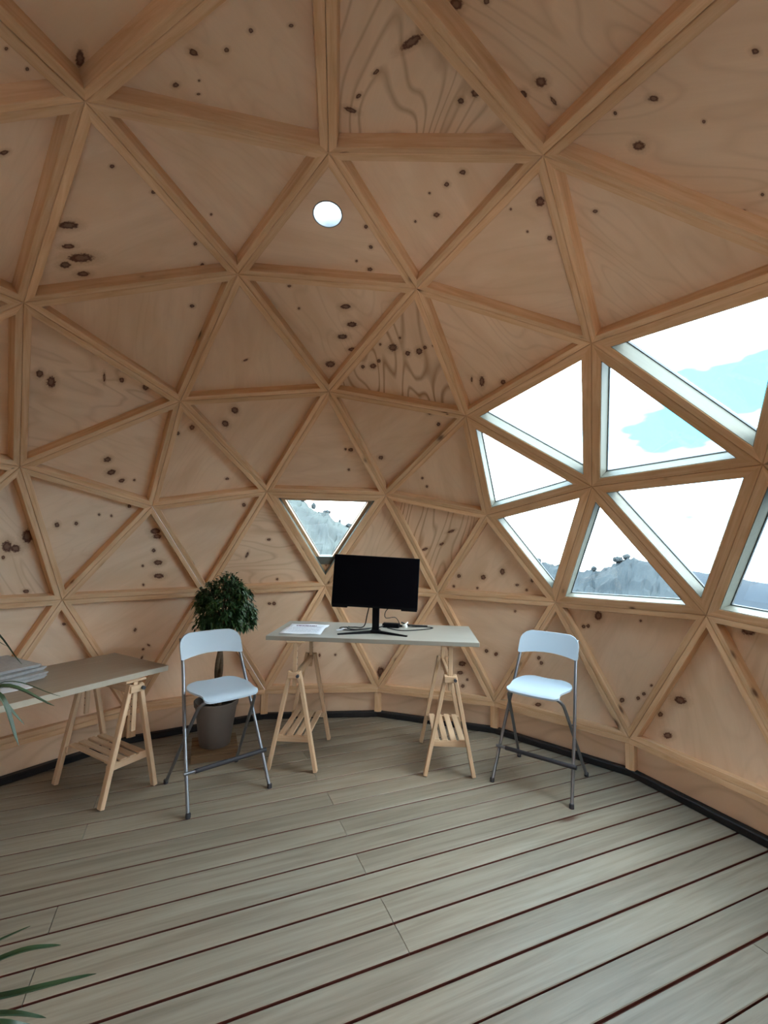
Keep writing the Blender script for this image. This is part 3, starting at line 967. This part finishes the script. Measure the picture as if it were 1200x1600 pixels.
# ------------------------------------------------------------------ folding bar chairs
def chair(label, loc, rz):
    t = empty('folding_bar_chair', loc, rz)
    tag(t, label, 'chair', 'white folding bar chairs')
    W, yf, yb, wb, zt, yt, wt_ = 0.252, -0.240, 0.226, 0.235, 0.935, 0.214, 0.190
    r = 0.0105
    for s in (-1, 1):
        bm = bmesh.new()
        tube(bm, spline([(s * W, yf, 0.012), (s * (W * .55 + wt_ * .45), yf + (yt - yf) * .45, zt * .45), (s * 0.197, yf + (yt - yf) * .8, zt * .8), (s * wt_, yt, zt - .02)], 6), r, 12)
        leg = obj('front_leg', bm, M_STEEL, t, smooth='auto')
        bm = bmesh.new()
        lathe(bm, [(0, 0), (0.0145, 0), (0.0145, 0.022), (0.012, 0.026), (0, 0.026)], 14, (s * W, yf - 0.002, 0))
        obj('foot_cap', bm, M_SLEEVE, leg, smooth='auto')
    # rear frame: one bent tube from rear foot up under the seat front and down again
    pts = [(-wb, yb, 0.012), (-0.212, 0.07, 0.25), (-0.186, -0.105, 0.515), (-0.176, -0.14, 0.565), (-0.150, -0.162, 0.592), (-0.11, -0.166, 0.597)]
    pts = pts + [(-x, y, z) for x, y, z in pts[::-1]]
    bm = bmesh.new()
    tube(bm, spline(pts, 6), r, 12)
    rear = obj('rear_leg_frame', bm, M_STEEL, t, smooth='auto')
    for s in (-1, 1):
        bm = bmesh.new()
        lathe(bm, [(0, 0), (0.0145, 0), (0.0145, 0.022), (0.012, 0.026), (0, 0.026)], 14, (s * wb, yb + 0.002, 0))
        obj('foot_cap', bm, M_SLEEVE, rear, smooth='auto')
        bm = bmesh.new()
        zz = 0.4146
        yy = yf + (yt - yf) * zz / zt
        tube(bm, [(s * 0.192, yy, zz), (s * 0.236, yy, zz)], 0.005, 10)
        obj('pivot_bolt', bm, M_STEEL, t, smooth='auto')
    # foot rest with a dark sleeve
    zf_ = 0.205
    yy = yf + (yt - yf) * zf_ / zt - 0.004
    xx = W - 0.014
    bm = bmesh.new()
    tube(bm, [(-xx - .02, yy - .012, zf_), (xx + .02, yy - .012, zf_)], 0.0095, 12)
    fr = obj('foot_rest', bm, M_STEEL, t, smooth='auto')
    bm = bmesh.new()
    tube(bm, [(-xx + 0.045, yy - .012, zf_), (xx + .024, yy - .012, zf_)], 0.0135, 12)
    obj('rest_sleeve', bm, M_SLEEVE, fr, smooth='auto')
    # seat: dished plywood, rounded
    prof = [(-0.212, 0.140, -0.020), (-0.208, 0.158, -0.016), (-0.198, 0.170, -0.009), (-0.184, 0.173, -0.003), (-0.160, 0.167, 0.0005), (-0.125, 0.169, 0.002), (-0.06, 0.183, 0.001),
            (0.0, 0.191, -0.002), (0.06, 0.189, -0.003), (0.105, 0.176, -0.001), (0.135, 0.155, 0.003), (0.152, 0.126, 0.006), (0.160, 0.09, 0.008)]
    grid = []
    for y, w, dz in prof:
        grid.append([(w * c, y, 0.622 + dz + 0.004 * abs(c) ** 2) for c in (-1, -.93, -.8, -.55, -.25, 0, .25, .55, .8, .93, 1)])
    bm = bmesh.new()
    sheet(bm, grid, (0, 0, 0.011))
    obj('seat', bm, M_WHITE, t, smooth='auto')
    # backrest: curved panel with big upper corners and an arched lower edge
    grid = []
    cols = [-0.208, -0.204, -0.193, -0.172, -0.14, -0.09, -0.03, 0.03, 0.09, 0.14, 0.172, 0.193, 0.204, 0.208]
    for f in (0, .12, .3, .5, .7, .88, 1):
        row = []
        for x in cols:
            ax = abs(x)
            hi = 0.944 if ax < 0.13 else 0.944 - 0.075 * (1 - math.sqrt(max(0, 1 - ((ax - 0.13) / 0.078) ** 2)))
            lo = 0.786 + 0.024 * (1 - (x / 0.208) ** 2) + (0.010 * ((ax - 0.193) / 0.015) ** 2 if ax > 0.193 else 0)
            z = lo + (hi - lo) * f
            y = yf + (yt - yf) * z / zt + 0.030 * (1 - (x / 0.208) ** 2) - 0.016
            row.append((x * (1 - 0.04 * (1 - f)) if False else x, y, z))
        grid.append(row)
    bm = bmesh.new()
    sheet(bm, grid, (0, -0.013, 0))
    obj('backrest', bm, M_WHITE, t, smooth='auto')
    return t


chair('white folding bar chair with grey tube legs in front of the potted tree', (-0.645, 1.313, 0), math.radians(35.2))
chair('white folding bar chair with grey tube legs below the large glazed triangles', (1.508, 1.241, 0), math.radians(-42.2))

# ------------------------------------------------------------------ monitor and desk clutter
mon = empty('monitor', (0.392, 1.585, DESK_Z), math.radians(-8.5))
tag(mon, 'black flat-screen monitor on a V-shaped foot standing on the pale desk', 'monitor')
RM = Matrix.Rotation(math.radians(2.2), 3, 'Y') @ Matrix.Rotation(math.radians(-3.0), 3, 'X')
SCN = Vector((-0.002, -0.075, 0.378))


def on_screen(size, cen):
    bm = bmesh.new()
    M = Matrix.Translation(SCN) @ RM.to_4x4() @ Matrix.Translation(cen) @ Matrix.Diagonal((*size, 1))
    bmesh.ops.create_cube(bm, size=1.0, matrix=M)
    return bm


hs = obj('housing', on_screen((0.624, 0.030, 0.372), (0, 0, 0)), M_BLACK, mon, bevel=0.004)
obj('rear_bulge', on_screen((0.36, 0.034, 0.22), (0, 0.03, -0.02)), M_BLACK, hs, bevel=0.008)
obj('display', on_screen((0.612, 0.003, 0.350), (0, -0.0155, 0.006)), M_SCREEN, mon)
for s in (-1, 1):
    obj('chin_pad', on_screen((0.115, 0.026, 0.012), (s * 0.252, 0, -0.189)), M_BLACK, mon, bevel=0.003)
obj('neck', boxbm((0.052, 0.026, 0.30), (0, -0.012, 0.158)), M_BLACK, mon, bevel=0.005)
for s, tip in ((-1, (-0.268, -0.105)), (1, (0.230, -0.115))):
    bm = bmesh.new()
    n_ = 6
    A_, B_ = Vector((0, 0.0, 0)), Vector((tip[0], tip[1], 0))
    side_ = Vector((-(B_ - A_).y, (B_ - A_).x, 0)).normalized()
    rows = []
    for q in range(n_ + 1):
        f = q / n_
        c = A_.lerp(B_, f)
        hw = 0.021 - 0.009 * f
        hz = 0.020 - 0.012 * f
        rows.append([bm.verts.new(c + side_ * hw + Vector((0, 0, 0.0))), bm.verts.new(c - side_ * hw), bm.verts.new(c - side_ * hw * .6 + Vector((0, 0, hz))), bm.verts.new(c + side_ * hw * .6 + Vector((0, 0, hz)))])
    for A, B in zip(rows, rows[1:]):
        for q in range(4):
            bm.faces.new((A[q], A[(q + 1) % 4], B[(q + 1) % 4], B[q]))
    bm.faces.new(rows[0])
    bm.faces.new(rows[-1][::-1])
    obj('stand_foot', bm, M_BLACK, mon, smooth='auto')
obj('stand_hub', boxbm((0.075, 0.055, 0.024), (0, -0.008, 0.012)), M_BLACK, mon, bevel=0.006)

# printed sheet: title line, then text lines (strips of ink lying on the sheet)
ink = plain('purple_ink', (0.10, 0.02, 0.06), 0.8, 0.1)
ink2 = plain('grey_ink', (0.42, 0.42, 0.47), 0.8, 0.1)
pu, pv = to_desk(-0.135, 1.725)
PA = math.radians(-2.0)
sheet_e = empty('printed_sheet', on_desk(pu, pv, 0.0), DESK_A + PA)
tag(sheet_e, 'white printed sheet with a dark title line lying on the desk end', 'paper')
sheet_e.rotation_euler = (0, 0, math.radians(-7.5))
bm = bmesh.new()
g_ = [[(-0.150 + 0.30 * i / 8 + (0.012 if j > 5 else 0), -0.195 + 0.39 * j / 8, 0.0036 + 0.002 * math.sin(i * 1.3 + j)) for i in range(9)] for j in range(9)]
sheet(bm, g_, (0, 0, 0.0006))
paper = obj('sheet', bm, M_PAPER, sheet_e, smooth=True)


def ink_line(x0, x1, y, h, mat, name):
    bm = bmesh.new()
    xs = x0
    rr_ = random.Random(int(y * 1e4) + 5)
    while xs < x1:
        wl = rr_.uniform(0.008, 0.03)
        xe = min(xs + wl, x1)
        box(bm, (xe - xs, h, 0.0006), ((xs + xe) / 2, y, 0.0064))
        xs = xe + 0.004
    obj(name, bm, mat, sheet_e)


ink_line(-0.085, 0.075, 0.115, 0.024, ink, 'title_line')
for q in range(7):
    ink_line(-0.115, 0.115 - 0.05 * (q % 3 == 2), 0.06 - 0.03 * q, 0.004, ink2, 'text_line')

cu, cv = to_desk(0.135, 1.69)
sc_ = empty('paper_scrap', on_desk(cu, cv, 0.0005), 0.3)
tag(sc_, 'tiny white folded paper slip on the desk beside the monitor foot', 'paper')
bm = bmesh.new()
sheet(bm, [[(-0.03, -0.022, 0.001), (0.0, -0.022, 0.004), (0.03, -0.022, 0.012)], [(-0.03, 0.022, 0.001), (0.0, 0.022, 0.004), (0.03, 0.022, 0.012)]], (0, 0, 0.0005))
obj('slip', bm, M_PAPER, sc_)
bm = bmesh.new()
box(bm, (0.02, 0.003, 0.0005), (-0.012, 0.0, 0.0030))
obj('text_line', bm, ink2, sc_)

# adapter, plug and cables behind the monitor
au, av = to_desk(0.535, 1.80)
ad = empty('power_adapter', on_desk(au, av, 0.0), math.radians(-18))
tag(ad, 'black power adapter lying among the cables behind the monitor', 'adapter')
obj('brick', boxbm((0.135, 0.052, 0.034), (0, 0, 0.017)), M_BLACK, ad, bevel=0.006)
bm = bmesh.new()
tube(bm, [(0.066, 0, 0.017), (0.088, 0, 0.015)], 0.008, 10)
obj('strain_relief', bm, M_BLACK, ad, smooth='auto')
pu2, pv2 = to_desk(0.648, 1.80)
pl = empty('white_plug', on_desk(pu2, pv2, 0.0), math.radians(20))
tag(pl, 'small white plug on the desk beside the black adapter', 'plug')
bm = bmesh.new()
lathe(bm, [(0, 0), (0.018, 0), (0.018, 0.016), (0.012, 0.024), (0, 0.024)], 20)
obj('plug_body', bm, M_PLUG, pl, smooth='auto')
bm = bmesh.new()
tube(bm, [(0.0, 0.0, 0.02), (0.02, 0.01, 0.03), (0.03, 0.015, 0.034)], 0.006, 10)
obj('plug_pin', bm, M_PLUG, pl, smooth='auto')


def cable(name, label, pts, r=0.0042):
    bm = bmesh.new()
    tube(bm, spline(pts, 10), r, 8)
    o = obj(name, bm, M_CABLE, None, smooth='auto')
    return tag(o, label, 'cable', 'cables behind the monitor')


def dk(x, y, z=0.0045):
    return (x, y, DESK_Z + z)


cable('looped_cable', 'black cable making a flat loop on the desk left of the monitor foot',
      [(0.36, 1.600, DESK_Z + 0.27), (0.335, 1.66, DESK_Z + 0.13), (0.315, 1.74, DESK_Z + 0.02), dk(0.24, 1.79), dk(0.14, 1.78), dk(0.145, 1.70), dk(0.22, 1.665), dk(0.31, 1.70), dk(0.36, 1.73)])
cable('inner_cable', 'black cable lying in a smaller loop close to the monitor neck',
      [dk(0.20, 1.77, 0.012), dk(0.19, 1.71, 0.010), dk(0.25, 1.69, 0.005), dk(0.33, 1.735), dk(0.42, 1.765), dk(0.475, 1.79, 0.015)])
cable('hanging_cable', 'thin black cable hanging from the back of the monitor to the adapter',
      [(0.52, 1.58, DESK_Z + 0.21), (0.47, 1.63, DESK_Z + 0.15), (0.48, 1.70, DESK_Z + 0.09), (0.56, 1.75, DESK_Z + 0.085), (0.60, 1.765, DESK_Z + 0.03), (0.60, 1.775, DESK_Z + 0.006)], 0.003)
cable('long_loop_cable', 'thin black cable looping over the right part of the desk',
      [dk(0.50, 1.755), dk(0.58, 1.655), dk(0.68, 1.655), dk(0.80, 1.70), dk(0.86, 1.755), dk(0.80, 1.795), dk(0.70, 1.80), dk(0.665, 1.80, 0.012)], 0.0036)
cable('thick_cable', 'short thick black cable end pointing away from the white plug',
      [(0.62, 1.825, DESK_Z + 0.035), (0.68, 1.84, DESK_Z + 0.012), dk(0.78, 1.83, 0.006), dk(0.83, 1.815, 0.006)], 0.006)

# newspapers on the low table
def on_low(x, y, z):
    return (x, y, LOW_Z + z)


for q, (ox, oy, a_, lb) in enumerate(((0, 0, 62, 'grey folded newspaper, lowest of the pile on the low table'), (0.012, 0.004, 58, 'grey folded newspaper, second from the bottom of the pile on the low table'),
                                      (-0.015, 0.01, 65, 'grey folded newspaper, second from the top of the pile on the low table'), (-0.035, 0.02, 56, 'grey folded newspaper on top of the pile on the low table'))):
    npn = empty('newspaper', on_low(-1.86 + ox, 1.10 + oy, 0.003 + q * 0.021), math.radians(a_))
    tag(npn, lb, 'newspaper', 'newspapers on the low table')
    for s_ in range(3):
        bm = bmesh.new()
        rr_ = random.Random(q * 9 + s_)
        g_ = []
        for j in range(7):
            g_.append([(-0.15 + 0.30 * i / 6 + 0.004 * s_, -0.20 + 0.40 * j / 6 - 0.005 * s_, 0.006 + s_ * 0.0062 + 0.0012 * math.sin(i * 1.1 + j * .7 + q)) for i in range(7)])
        sheet(bm, g_, (0, 0, 0.0056))
        obj('fold', bm, M_NEWS, npn, smooth='auto')
wp = obj('white_sheet', boxbm((0.21, 0.297, 0.002)), M_PAPER, None)
wp.location = on_low(-1.75, 0.985, 0.001)
wp.rotation_euler = (0, 0, math.radians(48))
tag(wp, 'blank white sheet beside the newspaper pile on the low table', 'paper')

# ------------------------------------------------------------------ potted ficus on a low wooden crate
FX, FY = -0.775, 1.80
cr = empty('wooden_crate', (FX, FY, 0), math.radians(15))
tag(cr, 'low dark wooden crate under the taupe plant pot', 'crate')
CH = 0.06
for q in range(4):
    bm = boxbm((0.32, 0.074, 0.016), (0, 0, 0))
    obj('top_plank', bm, M_CRATE, cr, bevel=0.002, loc=(0, -0.1215 + q * 0.081, CH - 0.008))
for s in (-1, 1):
    obj('side_plank', boxbm((0.32, 0.018, CH - 0.018)), M_CRATE, cr, bevel=0.002, loc=(0, s * 0.150, (CH - 0.018) / 2))
    obj('end_plank', boxbm((0.282, 0.018, CH - 0.018)), M_CRATE, cr, bevel=0.002, loc=(s * 0.151, 0, (CH - 0.018) / 2), rot=(0, 0, math.pi / 2))
fic = empty('potted_ficus', (FX, FY, CH))
tag(fic, 'small ficus tree with a twisted trunk in a taupe pot', 'potted plant')
bm = bmesh.new()
lathe(bm, [(0, 0), (0.105, 0), (0.110, 0.006), (0.148, 0.285), (0.156, 0.286), (0.160, 0.318), (0.150, 0.320), (0.143, 0.26), (0, 0.26)], 40)
obj('pot', bm, M_POT, fic, smooth='auto')
bm = bmesh.new()
lathe(bm, [(0, 0.272), (0.08, 0.270), (0.1435, 0.262), (0.12, 0.255), (0, 0.255)], 28)
obj('soil', bm, M_SOIL, fic, smooth=True)
for s in range(2):
    pts, rs = [], []
    for q in range(22):
        f = q / 21
        an = s * math.pi + f * 5.2
        rr_ = 0.017 * (1 - 0.3 * f)
        pts.append((rr_ * math.cos(an) + 0.012 * f, rr_ * math.sin(an), 0.262 + 0.46 * f))
        rs.append(0.022 - 0.008 * f)
    bm = bmesh.new()
    tube(bm, pts, rs, 10)
    obj('trunk', bm, M_BARK, fic, smooth=True)
rf = random.Random(11)
CC = Vector((0.035, 0.0, 1.0))
RX, RZ = 0.195, 0.235
twigs = []
for q in range(64):
    th_ = rf.uniform(0, 2 * math.pi)
    ph = math.acos(rf.uniform(-0.55, 1))
    ll = rf.uniform(0.78, 1.03)
    d = Vector((math.sin(ph) * math.cos(th_) * RX, math.sin(ph) * math.sin(th_) * RX, math.cos(ph) * RZ)) * ll
    base = Vector((0.012, 0, 0.70 + rf.uniform(0, 0.12)))
    tip = CC + d
    mid = base.lerp(tip, 0.55) + Vector((0, 0, 0.05))
    droop = tip + Vector((d.x, d.y, 0)).normalized() * 0.025 - Vector((0, 0, rf.uniform(0.02, 0.07)))
    twigs.append(spline([base, mid, tip, droop], 6))
bm = bmesh.new()
for tw in twigs:
    tube(bm, tw, [0.0055 * (1 - 0.75 * i / len(tw)) for i in range(len(tw))], 5)
tag(obj('twigs', bm, M_BARK, fic, smooth=True), kind='stuff')
bm = bmesh.new()


def leaf(bm, p, d, L, wv):
    d = d.normalized()
    s = d.cross(Vector((0, 0, 1)))
    if s.length < 0.05:
        s = Vector((1, 0, 0))
    s = s.normalized()
    nrm = s.cross(d)
    droopv = Vector((0, 0, -L * 0.25))
    a = bm.verts.new(p)
    l1 = bm.verts.new(p + d * L * .4 + s * wv + nrm * wv * .35)
    r1 = bm.verts.new(p + d * L * .4 - s * wv + nrm * wv * .35)
    m1 = bm.verts.new(p + d * L * .45)
    tip = bm.verts.new(p + d * L + droopv)
    bm.faces.new((a, m1, l1))
    bm.faces.new((a, r1, m1))
    bm.faces.new((l1, m1, tip))
    bm.faces.new((m1, r1, tip))


for tw in twigs:
    for i in range(7, len(tw)):
        for rep in range(rf.choice((3, 4, 4, 5))):
            p = tw[i] + Vector((rf.uniform(-.02, .02), rf.uniform(-.02, .02), rf.uniform(-.02, .02)))
            dirv = (tw[i] - CC).normalized() * 0.7 + Vector((rf.uniform(-1, 1), rf.uniform(-1, 1), rf.uniform(-1.3, 0.4)))
            leaf(bm, p, dirv, rf.uniform(0.035, 0.055), rf.uniform(0.008, 0.012))
for q in range(900):
    th_, cz, rr_ = rf.uniform(0, 2 * math.pi), rf.uniform(-0.75, 1), rf.uniform(0.35, 1.0) ** 0.5
    sn = math.sqrt(1 - cz * cz)
    d = Vector((sn * math.cos(th_) * RX, sn * math.sin(th_) * RX, cz * RZ)) * rr_ * 0.97
    leaf(bm, CC + d, d.normalized() * 0.8 + Vector((rf.uniform(-1, 1), rf.uniform(-1, 1), rf.uniform(-1.3, 0.3))), rf.uniform(0.035, 0.052), rf.uniform(0.008, 0.012))
tag(obj('foliage', bm, M_LEAF, fic), kind='stuff')

# ------------------------------------------------------------------ palm with strap leaves standing just outside the picture
PX, PY = -1.02, -0.62
CROWN = Vector((-1.02, -0.60, 0.70))
palm = empty('potted_palm', (PX, PY, 0))
tag(palm, 'palm with long narrow arching leaves reaching in near the low table', 'potted plant')
bm = bmesh.new()
lathe(bm, [(0, 0), (0.12, 0), (0.16, 0.26), (0.17, 0.262), (0.17, 0.285), (0.158, 0.285), (0.152, 0.24), (0, 0.24)], 32)
obj('pot', bm, M_POT, palm, smooth='auto')
bm = bmesh.new()
tube(bm, spline([(0, 0, 0.22), (0.012, 0.01, 0.45), (0, 0.02, 0.70)], 6), [0.022] * 12 + [0.02], 10)
obj('stem', bm, M_BARK, palm, smooth=True)
PO = Vector((PX, PY, 0))


def strap(tip, mid, wd, base=None):
    b = Vector(base) if base else CROWN
    line = spline([b, b.lerp(Vector(mid), 0.5) + Vector((0, 0, 0.04)), Vector(mid), Vector(tip)], 8)
    bm = bmesh.new()
    L, C_, R_ = [], [], []
    n_ = len(line) - 1
    for i, p in enumerate(line):
        f = i / n_
        t = (line[min(i + 1, n_)] - line[max(i - 1, 0)]).normalized()
        s = t.cross(Vector((0, 0, 1))).normalized()
        nn = s.cross(t)
        h = wd * (0.35 + 0.65 * min(1, f * 3)) * (1 if f < 0.6 else max(0.04, math.sqrt(max(0, 1 - ((f - 0.6) / 0.4) ** 1.6))))
        p = p - PO
        L.append(p + s * h + nn * h * 0.4)
        C_.append(p)
        R_.append(p - s * h + nn * h * 0.4)
    sheet(bm, [L, C_, R_], (0, 0, 0.0006))
    obj('leaf', bm, M_PALM, palm, smooth='auto')


PALM_LEAVES = [
    ((-0.715, -0.393, 1.087), (-0.83, -0.466, 1.156), 0.02),
    ((-0.746, -0.468, 1.065), (-0.85, -0.505, 1.174), 0.016),
    ((-0.733, -0.331, 1.094), (-0.88, -0.379, 1.144), 0.005),
    ((-0.911, -0.225, 1.162), (-0.967, -0.329, 1.288), 0.01),
    ((-0.993, -0.169, 1.206), (-1.064, -0.267, 1.276), 0.008),
    ((-0.691, -0.575, 1.054), (-0.764, -0.575, 1.179), 0.012),
    ((-0.671, -0.513, 0.587), (-0.771, -0.551, 0.561), 0.01),
    ((-0.576, -0.553, 0.568), (-0.666, -0.584, 0.578), 0.016),
    ((-0.478, -0.58, 0.518), (-0.622, -0.626, 0.527), 0.016),
    ((-0.535, -0.675, 0.515), (-0.622, -0.687, 0.541), 0.012),
    ((-0.539, -0.694, 0.514), (-0.614, -0.719, 0.552), 0.014),
]
for tip, mid, wd in PALM_LEAVES:
    low = tip[2] < 0.7
    strap(tip, mid, wd * (0.6 if low else 0.85), (PX + 0.05, PY, 0.38) if low else None)
for q in range(9):
    a_ = math.radians(100 + q * 28)
    d = Vector((math.cos(a_), math.sin(a_), 0))
    strap(CROWN + d * 0.42 + Vector((0, 0, 0.12)), CROWN + d * 0.28 + Vector((0, 0, 0.28)), 0.014)

# ------------------------------------------------------------------ the land outside: hillside, ridge, far hills and trees
LAND0 = (0.063, -1.823, 1.565)      # the land's profile is laid out around this point inside the dome


def scrub(name, lo, hi, scale=0.11):
    m, hn, hb = new_mat(name, 0.95, 0.05)
    tc = node(hn, 'ShaderNodeTexCoord')
    n1 = setin(node(hn, 'ShaderNodeTexNoise'), Scale=scale, Detail=6.0, Roughness=0.6)
    hn.links.new(tc.outputs['Object'], n1.inputs['Vector'])
    r1 = ramp(hn, [(0.35, lo), (0.65, hi)])
    hn.links.new(n1.outputs[0], r1.inputs[0])
    hn.links.new(r1.outputs[0], hb.inputs['Base Color'])
    return m


M_HILL = scrub('ridge_scrub_hazed', (0.022, 0.027, 0.031), (0.028, 0.034, 0.038))  # bluish haze is mixed into the scrub colour
M_NEAR = scrub('slope_scrub_sun_haze', (0.039, 0.043, 0.043), (0.051, 0.057, 0.054))  # lighter than the ridge: sunlight and haze put into the colour
M_FAR = plain('far_hill', (0.019, 0.024, 0.031), 0.95, 0.05, var=0.12, vscale=0.02)  # distance haze is part of this base colour
M_TREE = plain('tree_crown', (0.034, 0.039, 0.042), 0.95, 0.05, var=0.3, vscale=1.0)


def interp(tab, x):
    if x <= tab[0][0]:
        return tab[0][1]
    for (a, b), (c, d) in zip(tab, tab[1:]):
        if x <= c:
            f = (x - a) / (c - a)
            return b + (d - b) * f
    return tab[-1][1]


RIDGE = [(-180, 1), (-90, 3), (-40, 6.5), (-10, 6.1), (-5, 5.3), (-3.6, 4.9), (-2.6, 4.1), (-1.8, 3.7), (-0.6, 3.5), (-0.1, 2.7), (1.2, 2.3), (2.3, 1.9), (4, 1.2), (12, 0), (20, -1.5), (24, -1.9), (26, -1.9),
         (28, -2.3), (30, -2.65), (31.6, -2.5), (33, -1.75), (34, -1.25), (35, -1.05), (36.2, -1.3), (37.5, -2.2), (39, -3.1), (41, -4.2), (44, -5.5), (60, -6.5), (90, -5), (140, -2), (180, 1)]
DR = 150.0


def land_z(r, az):
    az = az - 360 if az > 180 else az
    ridge = LAND0[2] + math.tan(math.radians(interp(RIDGE, az))) * DR
    if r < 9:
        return -0.45
    valley = -34.0
    if r < 70:
        f = (r - 9) / 61
        z = -0.45 + (valley + 0.45) * (f ** 0.8)
    else:
        f = min(1.0, (r - 70) / (DR - 70))
        f = f * f * (3 - 2 * f)
        z = valley + (ridge - valley) * f
        if r > DR:
            z = ridge - (r - DR) * 0.15
    return z


azs = [-180 + 5 * i for i in range(34)] + [-10 + 0.3 * i for i in range(54)] + [6.5 + 1.5 * i for i in range(11)] + [23 + 0.3 * i for i in range(94)] + [52 + 4 * i for i in range(33)]
azs = sorted(set(round(a if a > -70 else a + 360, 2) for a in azs if a < 180))
rads = [2.9, 5, 9, 14, 22, 34, 50, 70] + [75 + 3.0 * i for i in range(27)] + [160, 175, 200]


def land_part(name, a0, a1, mat, label):
    sub = [a0] + [a for a in azs if a0 < a < a1] + [a1]
    bm = bmesh.new()
    gridv = []
    for r in rads:
        row = []
        for az in sub:
            a_ = math.radians(az)
            x, y = r * math.sin(a_) + LAND0[0], r * math.cos(a_) + LAND0[1]
            z = land_z(r, az)
            if r > 60:
                z += 1.1 * mnoise.noise(Vector((x * 0.45, y * 0.45, 0))) + 0.8 * mnoise.noise(Vector((x * 1.1, y * 1.1, 3)))
            row.append(bm.verts.new((x, y, z)))
        gridv.append(row)
    for A, B in zip(gridv, gridv[1:]):
        for i in range(len(sub) - 1):
            bm.faces.new((A[i], A[i + 1], B[i + 1], B[i]))
    tag(obj(name, bm, mat, None), label, None, kind='structure')


land_part('sun_tinted_slope', -70, 14, M_NEAR, 'slope with bushes rising behind the small window, sunlight and haze put into its pale colour')
land_part('scrub_ridge', 14, 290, M_HILL, 'scrub ridge with haze put into its colour, dropping to a valley below the large windows')
FARR = [(20, -3.2), (36, -2.6), (39, -2.1), (41, -2.25), (43.5, -2.6), (46, -3.05), (50, -3.3), (60, -2.8), (80, -3), (110, -3.5)]
bm = bmesh.new()
gridv = []
for r, f in ((430, -1.0), (480, -0.6), (540, -0.2), (600, 0.0), (700, -0.3)):
    row = []
    for q in range(181):
        az = 18 + q * 0.5
        a_ = math.radians(az)
        z = LAND0[2] + math.tan(math.radians(interp(FARR, az))) * 600 + f * 45 + 1.2 * mnoise.noise(Vector((az * 1.7, r * .02, 0)))
        row.append(bm.verts.new((r * math.sin(a_), r * math.cos(a_), z)))
    gridv.append(row)
for A, B in zip(gridv, gridv[1:]):
    for i in range(len(A) - 1):
        bm.faces.new((A[i], A[i + 1], B[i + 1], B[i]))
tag(obj('far_hills', bm, M_FAR, None, smooth=True), 'hills far behind the nearer ridge, haze put into their blue-grey colour', None, kind='structure')


def tree(az, dist, h, wid, label, lift=0.0):
    a_ = math.radians(az)
    x, y = dist * math.sin(a_) + LAND0[0], dist * math.cos(a_) + LAND0[1]
    z = land_z(dist, az) - 0.4
    t = empty('tree', (x, y, z))
    tag(t, label, 'tree', 'trees on the ridge')
    bm = bmesh.new()
    tube(bm, [(0, 0, 0), (0.05, 0, h * 0.6)], [0.14, 0.08], 7)
    obj('trunk', bm, M_BARK, t)
    bm = bmesh.new()
    bmesh.ops.create_icosphere(bm, subdivisions=3, radius=1.0)
    for v in bm.verts:
        k_ = 1 + 0.35 * mnoise.noise(v.co * 2.2 + Vector((az * 3, 0, 0)))
        v.co = Vector((v.co.x * wid * k_, v.co.y * wid * k_, h * 0.62 + v.co.z * h * 0.40 * k_))
    obj('crown', bm, M_TREE, t)


tree(-2.55, 147, 2.7, 0.75, 'round-crowned tree standing free on the ridge behind the small window')
tree(-3.9, 146, 2.0, 1.1, 'broad bushy tree on the crest beside the round-crowned tree')
tree(-0.9, 148, 1.8, 1.3, 'low wide tree on the flat step of the ridge')
tree(0.75, 149, 1.7, 0.45, 'thin pointed tree on the lower ridge behind the small window')
tree(1.9, 147, 1.6, 1.0, 'rounded bush at the low end of the ridge behind the small window')
for az, h, w, lb in ((25.0, 2.0, 0.9, 'small tree on the dip of the ridge seen through the large windows'), (31.0, 1.8, 0.8, 'small tree at the foot of the hump on the ridge'),
                     (33.4, 2.2, 1.3, 'cluster-like wide tree on the rise of the hump'), (34.3, 2.0, 1.0, 'tree on top of the hump of the ridge')):
    tree(az, 148, h, w, lb)
